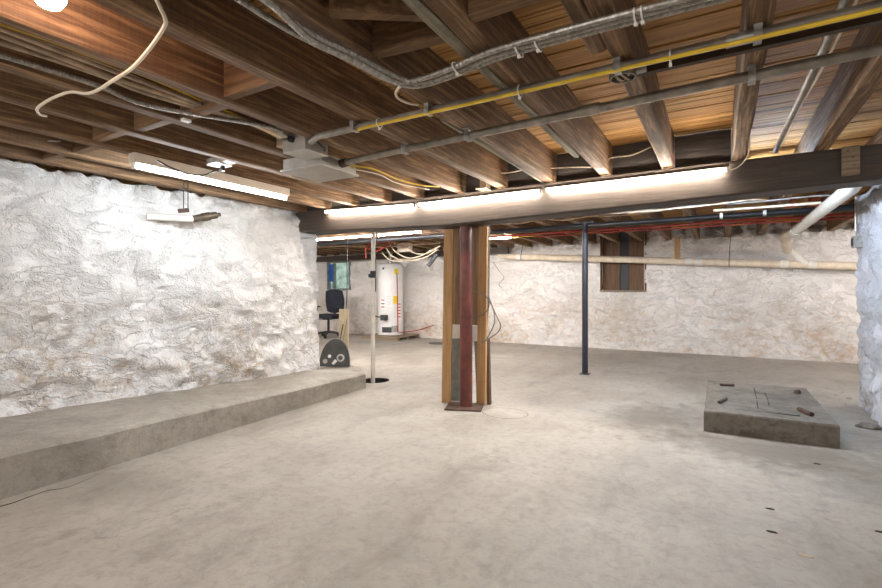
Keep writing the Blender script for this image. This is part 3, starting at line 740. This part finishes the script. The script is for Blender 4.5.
# cable crossing the joist bays above the beam lights
run('white_cable', [ony(455, 166, 3.6), ony(482, 171, 3.6), ony(505, 173, 3.6), ony(530, 169, 3.6), ony(556, 168, 3.6), ony(575, 167, 3.6), ony(596, 166, 3.6), ony(611, 158, 3.6), ony(632, 155, 3.6), ony(651, 147, 3.6)], .0045, 'whitecable', 'thin white cable strung through the joists above the beam lights', 'cable')
for x in (-1.72,):
    bm = B(); box(bm, (x-.03, 3.62, 1.935), (x+.03, 3.70, 2.1)); box(bm, (x-.06, 3.60, 1.925), (x+.03, 3.72, 1.935))
    tag(obj('wood_scrap', bm, 'palewood'), 'small pale wood scrap between joist ends above the beam', 'wood scrap')
for px, py in ((26.5+28, 144),):
    c = onz(54, 144, 1.95); bm = B(); bar(bm, (c.x, c.y-.03, 1.96), (c.x, c.y+.03, 1.975), .02, .004); tag(obj('metal_clip', bm, 'galv'), 'small bright metal clip on a joist side near the left wall', 'clip')
c = onz(186, 119, ZJ); bm = B(); box(bm, (c.x-.016, c.y-.02, ZJ-.014), (c.x+.016, c.y+.02, ZJ-.001), .002); tag(obj('wire_staple', bm, 'white'), 'small white clamp on the joist below the dusty cables', 'clip')
# ------------------------------------------------------------------ left wall pipe stub and rods
t = thing('pipe_stub', 'white pipe stub with old brass valve sticking from the left wall', 'pipe', (-4.0, 2.5, 1.65))
a = onx(150, 216, -4.02); b = onx(193, 219, -3.93); c2 = onx(217, 215, -3.85)
bm = B(); tube(bm, [a+Vector((-.05, 0, 0)), b], .028, 14); obj('pipe', bm, 'white', t, smooth=True)
bm = B(); tube(bm, [b, b.lerp(c2, .35), b.lerp(c2, .36), b.lerp(c2, .7), b.lerp(c2, .71), c2], lambda f: .03 if f < .3 or f > .7 else .037, 12); obj('valve', bm, 'brass', t, smooth=True)
bm = B(); tube(bm, [c2-Vector((0, 0, .0)), c2+(c2-b).normalized()*.03], .017, 10); obj('nozzle', bm, 'brass', t, smooth=True)
t = thing('hanger_rods', 'pair of thin dark rods hanging from the joist against the left wall', 'rod', onx(185, 209, -3.9))
for px in (183.5, 188):
    a = onx(px, 183, -3.9); b = onx(px, 210, -3.9); bm = B(); cyl(bm, a, b, .004, 8); obj('rod', bm, 'blackpipe', t)
a = onx(178, 211, -3.93); b = onx(189, 210, -3.88); bm = B(); cyl(bm, a, b, .018, 10); obj('clamp', bm, 'rust', t)
# ------------------------------------------------------------------ far wall fittings
t = struct(thing('window_1', None, None, (-8.32, YF+.10, 1.12)));
for k in ('label', 'category'):
    if k in t: del t[k]
bm = B()
for lo, hi in (((-8.70, 1.12), (-8.665, 1.80)), ((-7.975, 1.12), (-7.94, 1.80)), ((-8.70, 1.09), (-7.94, 1.125)), ((-8.70, 1.78), (-7.94, 1.81)), ((-8.50, 1.13), (-8.47, 1.77))):
    box(bm, (lo[0], YF-.03, lo[1]), (hi[0], YF+.09, hi[1]))
obj('window_frame', bm, 'greysheet', t)
bm = B(); box(bm, (-8.66, YF+.07, 1.13), (-7.98, YF+.08, 1.77)); obj('window_pane', bm, 'glass', t)
bm = B(); box(bm, (-8.62, YF-.05, 1.30), (-8.47, YF-.02, 1.74), .012); box(bm, (-8.64, YF-.05, 1.50), (-8.56, YF-.02, 1.58), .01)
tag(obj('blue_cloth', bm, 'bluepaint'), 'blue cloth hanging in front of the small back window', 'cloth')
t = bpy.data.objects.new('window_2', None); C.objects.link(t); t.location = (-1.46, YF+.14, 1.07); t['kind'] = 'structure'
for (xa, xb, mt, dy) in ((-1.90, -1.56, 'board', 0), (-1.56, -1.41, 'blackpipe', .015), (-1.41, -1.10, 'board', .004)):  # middle black strip stands in for the dark gap between the boards
    bm = B(); box(bm, (xa, YF+.10+dy, 1.06), (xb-.004, YF+.14+dy, 2.16)); obj('board', bm, mt, t)
bm = B(); box(bm, (-1.90, YF-.02, 1.05), (-1.10, YF+.14, 1.075)); obj('sill', bm, 'pallet', t)
bm = B(); box(bm, (-1.895, YF-.0, 1.06), (-1.87, YF+.12, 2.16)); box(bm, (-1.13, YF-.0, 1.06), (-1.105, YF+.12, 2.16)); obj('jamb', bm, 'board', t)
# sloped drain pipe
YD = 8.84
t = thing('drain_pipe', 'long cream plastic drain pipe sloping along the far wall', 'pipe', (-.5, YD, 1.4))
def dz(x): return 1.726+(1.418-1.726)*(x-ony(530, 0, YD).x)/(ony(856, 0, YD).x-ony(530, 0, YD).x)
x0 = ony(498, 0, YD).x
bm = B(); tube(bm, [ony(480, 244, 8.6), ony(493, 249.5, YD), (x0+.1, YD, dz(x0+.1)), (2.2, YD, dz(2.2))], .058, 18); obj('pipe', bm, 'pvcold', t, smooth=True)
for px in (519, 689, 699, 784, 812):
    x = ony(px, 0, YD).x; bm = B(); tube(bm, [(x-.05, YD, dz(x-.05)), (x+.05, YD, dz(x+.05))], .067, 18); obj('coupling', bm, 'pvc', t, smooth=True)
xw = ony(806, 0, YD).x
bm = B(); tube(bm, [(ony(806, 0, YD).x, YD, dz(xw)), ony(796, 256, 8.80), ony(788, 249, 8.75)], .058, 16); obj('wye_branch', bm, 'pvc', t, smooth=True)
t = thing('waste_pipe', 'white plastic pipe slanting down from the ceiling to the drain pipe', 'pipe', ony(788, 245, 8.72))
e0 = ony(787, 250, 8.68); e1 = ony(785.5, 238, 7.7); e2 = ony(795, 231, 7.0); top = Vector((.884, 4.75, 1.858))
bm = B(); tube(bm, [e0, ony(786, 244, 8.3), e1, ony(789, 234, 7.3), e2], .060, 16, True); obj('elbow', bm, 'pvcold', t, smooth=True)
bm = B(); tube(bm, [e2, top, top+(top-e2).normalized()*.25+Vector((0, 0, .06))], .054, 18); obj('pipe', bm, 'pvc', t, smooth=True)
bm = B(); d = (top-e2).normalized(); tube(bm, [e2-d*.02, e2+d*.10], .063, 16); obj('coupling', bm, 'pvc', t, smooth=True)
# hangers
for px, lb in ((522, 'thin dark hanger rod at the left part of the drain pipe'), (729, 'thin dark hanger rod holding the drain pipe right of the wood strap')):
    p = ony(px, 0, YD); bm = B(); tube(bm, [(p.x, YD-.065, dz(p.x)-.07), (p.x, YD-.065, dz(p.x)), (p.x+.02, YD-.03, 1.95)], .006, 6); tag(obj('hanger_rod', bm, 'blackpipe'), lb, 'rod')
p = ony(677.5, 0, 8.80); bm = B(); box(bm, (p.x-.04, 8.735, dz(p.x)+.03), (p.x+.04, 8.772, 1.955)); tag(obj('wood_strap', bm, 'stud'), 'pale upright wood strap hanging above the drain pipe right of the boarded window', 'strap')
bm = B(); tube(bm, [ony(493, 262, 8.9), ony(500, 272, 8.9), ony(504, 278, 8.9), ony(499, 284, 8.9), ony(502, 288, 8.9)], .005, 6, True); tag(obj('loose_wire', bm, 'greycable'), 'thin loose wire dangling on the far wall near the column', 'wire')
# pipes and cables under the back joists, running left-right
def sag(x0, x1, Y, z, s=.012, n=9, sd=0):
    return [(x0+(x1-x0)*i/n, Y+.02*noise.noise(Vector((i*1.7, sd, 0))), z-s*abs(math.sin(i*1.3+sd))) for i in range(n+1)]
G = 'pipes and cables under the back joists'
run('black_pipe', [(-8.5, 6.15, 1.898), (3.1, 6.15, 1.892)], .033, 'blackpipe', 'thick black pipe running below the joists behind the beam', 'pipe', False, 14, group=G)
run('black_pipe', [(-7.5, 5.0, 1.895), (-2.2, 5.0, 1.885)], .028, 'blackpipe', 'black pipe in front of the back tube lights, left of the column', 'pipe', False, 14, group=G)
run('red_pipe', sag(-3.6, 3.1, 6.25, 1.852), .013, 'redpex', 'red plastic water pipe below the black pipe, upper of two', 'pipe', group=G)
run('red_pipe', sag(-2.2, 3.1, 6.32, 1.822, sd=4), .009, 'redpex', 'red plastic water pipe below the black pipe, lower of two', 'pipe', group=G)
run('white_pipe', [(-.05, 5.45, 1.865), (.80, 5.45, 1.863)], .014, 'pvcold', 'straight white pipe above the black pipe at the right', 'pipe', False, group=G)
run('yellow_cable', sag(-3.0, 2.5, 6.9, 1.90, .02, 12, 2), .007, 'yellow', 'yellow cable running behind the red pipes to the right', 'cable', group=G)
run('yellow_cable', [(-1.3, 5.0, 1.90), (-.9, 5.1, 1.86), (-.2, 5.15, 1.87), (.25, 5.2, 1.90), (.45, 5.6, 1.94)], .006, 'dustcable', 'dull yellowish cable sagging just behind the beam above black pipe', 'cable', group=G)
run('grey_cable', sag(-1.4, 1.0, 5.2, 1.895, .018, 8, 7), .007, 'greycable', 'grey cable just behind the beam above the black pipe', 'cable', group=G)
for k in range(5):
    run('dusty_cable', sag(-4.2+.3*k, -.9+.1*k, 4.75+.12*k, 1.905-.006*k, .03, 10, k*3.1), .008, 'greycable' if k % 2 else 'dustcable', 'dusty cable in the loose bundle behind the beam near the red column', 'cable', group='cable bundle behind the beam')
for x, lb in ((.02, 'metal pipe clip on the black pipe, left one'), (.42, 'metal pipe clip on the black pipe near the slanting white pipe')):
    bm = B(); box(bm, (x-.015, 6.105, 1.86), (x+.015, 6.11, 1.93)); box(bm, (x-.015, 6.105, 1.926), (x+.015, 6.18, 1.931)); tag(obj('pipe_clip', bm, 'galv'), lb, 'clip')
for (px, py, lb) in ((785, 196, 'orange brick piece above the pipes, left one'), (822, 191, 'orange brick piece above the pipes, right one')):
    p = ony(px, py, 6.4); bm = B(); box(bm, (p.x-.11, 6.4, 1.98), (p.x+.11, 6.5, 2.10), .008); tag(obj('brick_piece', bm, 'terracotta'), lb+', between joists', 'brick')
bm = B(); box(bm, (-2.45, 6.2, 1.885), (-2.3, 6.27, 1.93), .004); tag(obj('utility_box', bm, 'white'), 'small white box on the joists right of the column', 'box')
# timber across the back left at the wall head
bm = B(); box(bm, (-10.9, 8.70, 1.80), (-3.6, 8.80, 1.925), .004); tag(obj('ledger_beam', bm, 'beam'), 'long brown timber ledger high on the far wall above the water heater', 'beam')
# pier electrics
t = thing('outlet_box', 'small grey outlet box with thin conduit on the edge of the right pier', 'outlet', onx(852, 243, 1.04))
p = ony(854.5, 243, 5.66); 
bm = B(); box(bm, (XPIER-.045, 5.60, 1.455), (XPIER+.03, 5.70, 1.56), .004); obj('box_body', bm, 'galv', t)
bm = B(); box(bm, (XPIER-.05, 5.615, 1.475), (XPIER-.045, 5.685, 1.54)); obj('receptacle', bm, 'black', t)
bm = B(); cyl(bm, (XPIER-.02, 5.65, 1.56), (XPIER-.02, 5.65, 1.925), .011, 10); obj('conduit', bm, 'galv', t, smooth=True)
# ------------------------------------------------------------------ water heater
hx, hy = -6.36, 8.56
p = thing('wooden_pallet', 'low weathered wooden platform under the water heater', 'platform', (hx, hy, 0))
bm = B()
for k in range(7): box(bm, (hx-.46, hy-.42+.12*k, .06), (hx+.50, hy-.42+.12*k+.112, .085), .002)
obj('deck', bm, 'pallet', p)
bm = B()
for k in range(3): box(bm, (hx-.45, hy-.41+.36*k, .001), (hx+.49, hy-.41+.36*k+.08, .06))
obj('bearer', bm, 'pallet', p)
t = thing('water_heater', 'tall white cylindrical water heater on a low wooden platform', 'water heater', (hx, hy, .086))
R_ = .285
bm = B(); lathe(bm, [(R_-.01, .088), (R_, .095), (R_, 1.62), (R_-.012, 1.645), (R_-.05, 1.665), (.09, 1.68)], (hx, hy, 0), 48); obj('tank', bm, 'heater', t, smooth=True)
bm = B(); lathe(bm, [(.05, 1.68), (.045, 1.95)], (hx, hy, 0), 20); obj('flue', bm, 'galv', t, smooth=True)
vdir = Vector((hx, hy, 0)).normalized(); vang = math.atan2(-vdir.y, -vdir.x)
def onheater(ang, z0, z1, w, mat, name, out=.004):
    a0 = vang+ang; bm = B(); n = 6; lo = []; hi = []
    for k in range(n+1):
        a = a0+(k/n-.5)*w/R_; q = Vector((math.cos(a), math.sin(a), 0))*(R_+out)+Vector((hx, hy, 0))
        q2 = Vector((math.cos(a), math.sin(a), 0))*(R_-.001)+Vector((hx, hy, 0))
        lo.append([bm.verts.new((q.x, q.y, z0)), bm.verts.new((q.x, q.y, z1)), bm.verts.new((q2.x, q2.y, z1)), bm.verts.new((q2.x, q2.y, z0))])
    for a, b in zip(lo[:-1], lo[1:]):
        for k in range(4): bm.faces.new((a[k], a[(k+1) % 4], b[(k+1) % 4], b[k]))
    bm.faces.new(lo[0]); bm.faces.new(lo[-1][::-1])
    return obj(name, bm, mat, t)
# angle>0 = towards the right in the photo
onheater(.42, .78, .95, .12, 'stickery', 'energy_label')
onheater(.48, 1.43, 1.55, .10, 'stickery', 'yellow_tag')
onheater(-.62, .66, .90, .13, 'stickerw', 'instruction_label')
for zc in (.86, .78, .71): onheater(-.62, zc-.012, zc+.012, .09, 'stickerr' if zc != .78 else 'stickerd', 'label_print', .006)
onheater(-.12, .72, 1.0, .13, 'stickerw', 'instruction_label')
for k in range(7): onheater(-.12, .97-.036*k, .978-.036*k, .10, 'galv', 'label_print', .006)
onheater(.72, .42, .82, .12, 'stickerw', 'warning_label')
for k in range(5): onheater(.72, .76-.07*k, .785-.07*k, .09, 'stickerr', 'label_print', .006)
onheater(-.30, .15, .27, .22, 'stickerd', 'burner_door')
onheater(.36, .16, .30, .16, 'galv', 'access_plate')
onheater(-.58, 1.53, 1.575, .045, 'stickerd', 'badge')
def hp(ang, z, out): a = vang+ang; return Vector((hx+math.cos(a)*(R_+out), hy+math.sin(a)*(R_+out), z))
bm = B(); bmesh.ops.create_cube(bm, size=.12); bmesh.ops.translate(bm, vec=hp(-.42, .48, .05), verts=bm.verts); obj('gas_valve', bm, 'greydisc', t)
bm = B(); tube(bm, [hp(-.42, .48, .08), hp(-.9, .50, .10), hp(-1.3, .52, .12), hp(-1.35, .30, .12)], .013, 8); obj('gas_pipe', bm, 'blackpipe', t, smooth=True)
bm = B(); tube(bm, [hp(.48, 1.45, .02), hp(.50, 1.2, .025), hp(.54, .4, .025), hp(.56, .16, .03), hp(.8, .15, .1), hp(1.1, .20, .4), hp(1.3, .3, .7)], .011, 8); obj('red_tube', bm, 'redpex', t, smooth=True)
bm = B(); tube(bm, [hp(-1.5, 1.9, .05), hp(-1.5, 1.2, .05), hp(-1.35, 1.05, .06)], .018, 8); tag(obj('black_pipe', bm, 'blackpipe', smooth=True), 'vertical black pipe beside the left of the water heater', 'pipe')
# box and looping cables above the heater
pc = ony(404, 248, 7.4); bm = B(); box(bm, (pc.x-.13, 7.36, pc.z-.07), (pc.x+.13, 7.5, pc.z+.10), .006); tag(obj('wall_box', bm, 'beige'), 'cream junction box under the joists above the water heater', 'box')
LOOPS = (((389, 243), (396, 252), (408, 258), (420, 256), (432, 250), (440, 246)), ((386, 248), (392, 256), (402, 260), (415, 260), (428, 256), (438, 249)), ((382, 253), (390, 260), (402, 261), (412, 259)), ((404, 244), (412, 252), (424, 254), (436, 249)), ((392, 240), (398, 248), (404, 250)))
for k, L in enumerate(LOOPS):
    run('looping_cable', pxpath(L, 7.2+.05*k), .012, 'whitecable', 'cream cable looping below the joists above the water heater', 'cable', group='cable loops above the water heater')
LR = (((366, 258), (366, 248), (372, 243), (382, 242), (396, 240), (415, 238), (445, 237)), ((366, 246), (376, 251), (384, 247), (392, 243)))
for k, L in enumerate(LR):
    run('red_cable', pxpath(L, 6.9+.05*k), .014, 'redpex', ('red pipe bending down beside the white standpipe and running right', 'short red pipe loop above the water heater')[k], 'pipe')
a = ony(428, 266, 7.2); b = ony(437, 254, 7.2); bm = B(); bar(bm, a, b, .05, .06); tag(obj('black_bracket', bm, 'blackpipe'), 'black box shaped bracket hanging at a slant right of the water heater', 'bracket')
run('grey_cable', pxpath(((318, 247), (345, 246), (370, 247), (395, 246), (440, 243)), 7.0), .014, 'dustcable', 'pale cable line under the back joists above the chair', 'cable')
# ------------------------------------------------------------------ office chair
cc = Vector((-7.74, 8.04, 0))
t = thing('office_chair', 'black swivel office chair facing left by the back wall', 'chair', cc, math.radians(-76))
# local: +X is the way it faces
for k in range(5):
    a = 2*PI*k/5+.3; q = Vector((math.cos(a), math.sin(a), 0))
    bm = B(); tube(bm, [q*.02+Vector((0, 0, .12)), q*.16+Vector((0, 0, .105)), q*.31+Vector((0, 0, .07))], lambda f: .027-.008*f, 8); l = obj('base_arm', bm, 'black', t, smooth=True, local=True)
    bm = B(); n = Vector((-q.y, q.x, 0)); cyl(bm, q*.31+n*-.03+Vector((0, 0, .032)), q*.31+n*.03+Vector((0, 0, .032)), .031, 14); obj('caster', bm, 'black', l, smooth=True, local=True)
bm = B(); cyl(bm, (0, 0, .09), (0, 0, .42), .028, 14); obj('gas_lift', bm, 'black', t, smooth=True, local=True)
bm = B(); box(bm, (-.12, -.08, .40), (.12, .08, .44), .01); tube(bm, [(0, 0, .42), (.05, -.28, .40)], .008, 6); obj('mechanism', bm, 'black', t, local=True)
def cushion(w, d, h, cuts=5):
    bm = B(); bmesh.ops.create_cube(bm, size=1); bmesh.ops.subdivide_edges(bm, edges=bm.edges[:], cuts=cuts, use_grid_fill=True)
    for v in bm.verts:
        x, y, z = v.co*2
        r = max(abs(x), abs(y), 1e-6); l = math.hypot(x, y); k = (r/l)**.45 if l > 1e-6 else 1
        x *= k; y *= k
        e = 1-(max(abs(x), abs(y)))**4*.35
        v.co = Vector((x*d/2, y*w/2, z*h/2*e))
    return bm
bm = cushion(.50, .48, .10); bmesh.ops.translate(bm, vec=(.03, 0, .49), verts=bm.verts); obj('seat', bm, 'fabric', t, smooth=True, local=True)
bm = cushion(.46, .56, .09)
for v in bm.verts:
    v.co.z += .05*(abs(v.co.y)/.23)**2
bmesh.ops.rotate(bm, verts=bm.verts, matrix=Matrix.Rotation(math.radians(-82)+PI*0, 3, 'Y'))
bmesh.ops.translate(bm, vec=(-.25, 0, .82), verts=bm.verts); obj('backrest', bm, 'fabric', t, smooth=True, local=True)
bm = B(); tube(bm, [(-.08, 0, .42), (-.24, 0, .43), (-.29, 0, .52), (-.29, 0, .75)], .022, 8, True); obj('back_support', bm, 'black', t, smooth=True, local=True)
for s in (-1, 1):
    bm = B(); tube(bm, [(.0, s*.14, .43), (0, s*.28, .45), (0, s*.30, .52), (0, s*.30, .68)], .018, 8, True); ar = obj('armrest', bm, 'black', t, smooth=True, local=True)
    bm = B(); box(bm, (-.11, s*.30-.04, .68), (.13, s*.30+.04, .71), .01); obj('arm_pad', bm, 'black', ar, local=True)
# ------------------------------------------------------------------ things at the end of the ledge
zl = .17
c = onz(333, 367, zl)
t = thing('round_guard', 'dark grey half round metal guard leaning upright at the ledge end', 'guard', (c.x, c.y, zl))
Rv = Vector((ct, st, 0)); Fv = Vector((-st, ct, 0))
def guardpt(u, w, off=0):
    b = Vector((c.x, c.y+.02, zl+.004))
    return b+Rv*u+Vector((0, 0, w*.97))+Fv*(.22*w+off)
bm = B(); pts = []
for k in range(25):
    a = PI*k/24; pts.append((.178*math.cos(a)-.0, .325*math.sin(a)**.9 if 0 < k < 24 else 0))
pts = [(u*(1+.0), w) for u, w in pts]
f0 = [bm.verts.new(guardpt(u, w)) for u, w in pts]; f1 = [bm.verts.new(guardpt(u, w, .045)) for u, w in pts]
bm.faces.new(f0); bm.faces.new(f1[::-1])
for k in range(25): bm.faces.new((f0[k], f0[(k+1) % 25], f1[(k+1) % 25], f1[k]))
obj('plate', bm, 'greydisc', t)
for (u, w, r, mt) in ((.07, .10, .046, 'galv'), (.07, .10, .026, 'greydisc'), (-.06, .12, .02, 'stickerw'), (-.11, .06, .028, 'galv')):
    bm = B(); n = (Vector((0, 0, .22))-Fv).normalized(); o_ = -.003 if r != .026 else -.006
    a = guardpt(u, w, -.001); cyl(bm, a, a+n*(.004 if r != .026 else .007), r, 18); obj('bearing_ring' if mt != 'stickerw' else 'sticker', bm, mt, t)
bm = B(); a = guardpt(.0, .045, -.004); bar(bm, a-Rv*.02-Vector((0, 0, .02)), a+Rv*.02+Vector((0, 0, .03)), .035, .003, -Fv); obj('sticker', bm, 'stickerw', t)
a = onz(342, 363, zl)+Fv*.10; a.z = zl+.002; top_ = a+Vector((0, 0, .66))+Fv*.05+Rv*-.005
bm = B(); bar(bm, a, top_, .12, .025, -Fv); tag(obj('wood_plank', bm, 'palewood'), 'short pale wood plank standing behind the grey guard at the ledge end', 'plank')
tp = [ony(347, 236, 4.9), ony(347, 262, 4.85), ony(347, 290, 4.8), ony(346, 310, 4.7), ony(343, 325, 4.5), ony(340, 341, 4.33), ony(339, 349, 4.28)]
run('hanging_cord', tp, .006, 'black', 'black cord hanging from the ceiling down to the grey guard', 'cord')
run('hanging_cord', [ony(346, 305, 4.7), ony(347, 318, 4.55), ony(344, 335, 4.4), ony(342, 348, 4.28)], .005, 'greycable', 'thin grey cord beside the pale plank at the ledge end', 'cord')
# floor drain cover and patch ring
c = onz(438, 343.5, 0); bm = B(); lathe(bm, [(.19, .0005), (.185, .01), (.12, .012), (.02, .014)], c, 24); tag(obj('drain_cover', bm, 'greydisc', smooth=True), 'flat grey round cover on the floor by the far wall', 'cover')
c = onz(505, 413, 0); bm = B(); tube(bm, [Vector((c.x+.20*math.cos(2*PI*k/40)*(1+.05*noise.noise(Vector((k, 0, 0)))), c.y+.17*math.sin(2*PI*k/40), -.0022)) for k in range(40)]+[Vector((c.x+.2, c.y, -.0022))], .004, 6)
tag(obj('floor_patch_seam', bm, 'rock'), 'round patch seam in the concrete just right of the red column base', 'floor seam')
# crack alongside the ledge
cr = [(0, 507), (14, 503), (30, 497), (48, 491), (66, 488), (84, 481), (100, 474), (118, 469)]
bm = B(); tube(bm, [onz(x, y, -.002) for x, y in cr], lambda f: .0045*(1-.8*f)+.001, 6, True); tag(obj('floor_crack', bm, 'pit'), 'dark crack in the floor running beside the concrete ledge', 'crack')
# ------------------------------------------------------------------ added unseen fill lamps, standing in for the rest of the basement's lighting
def point(name, loc, e, c, r=.06):
    l = bpy.data.lights.new(name, 'POINT'); l.energy = e; l.color = c; l.shadow_soft_size = r
    o = bpy.data.objects.new(name, l); C.objects.link(o); o.location = loc
point('unseen_fill_lamp', (.3, -1.3, 1.80), 22, (1, .96, .91), .15)
point('unseen_fill_lamp', (-2.3, -1.3, 1.80), 33, (1, .98, .95), .15)
point('unseen_fill_lamp', (2.2, .8, 1.80), 12, (1, .95, .9), .12)
w = bpy.data.worlds.new('world'); SC.world = w; w.use_nodes = True
w.node_tree.nodes['Background'].inputs[0].default_value = (.9, .95, 1, 1); w.node_tree.nodes['Background'].inputs[1].default_value = .03
SC.cycles.use_denoising = True; SC.cycles.max_bounces = 10; SC.cycles.diffuse_bounces = 6; SC.cycles.sample_clamp_indirect = 6
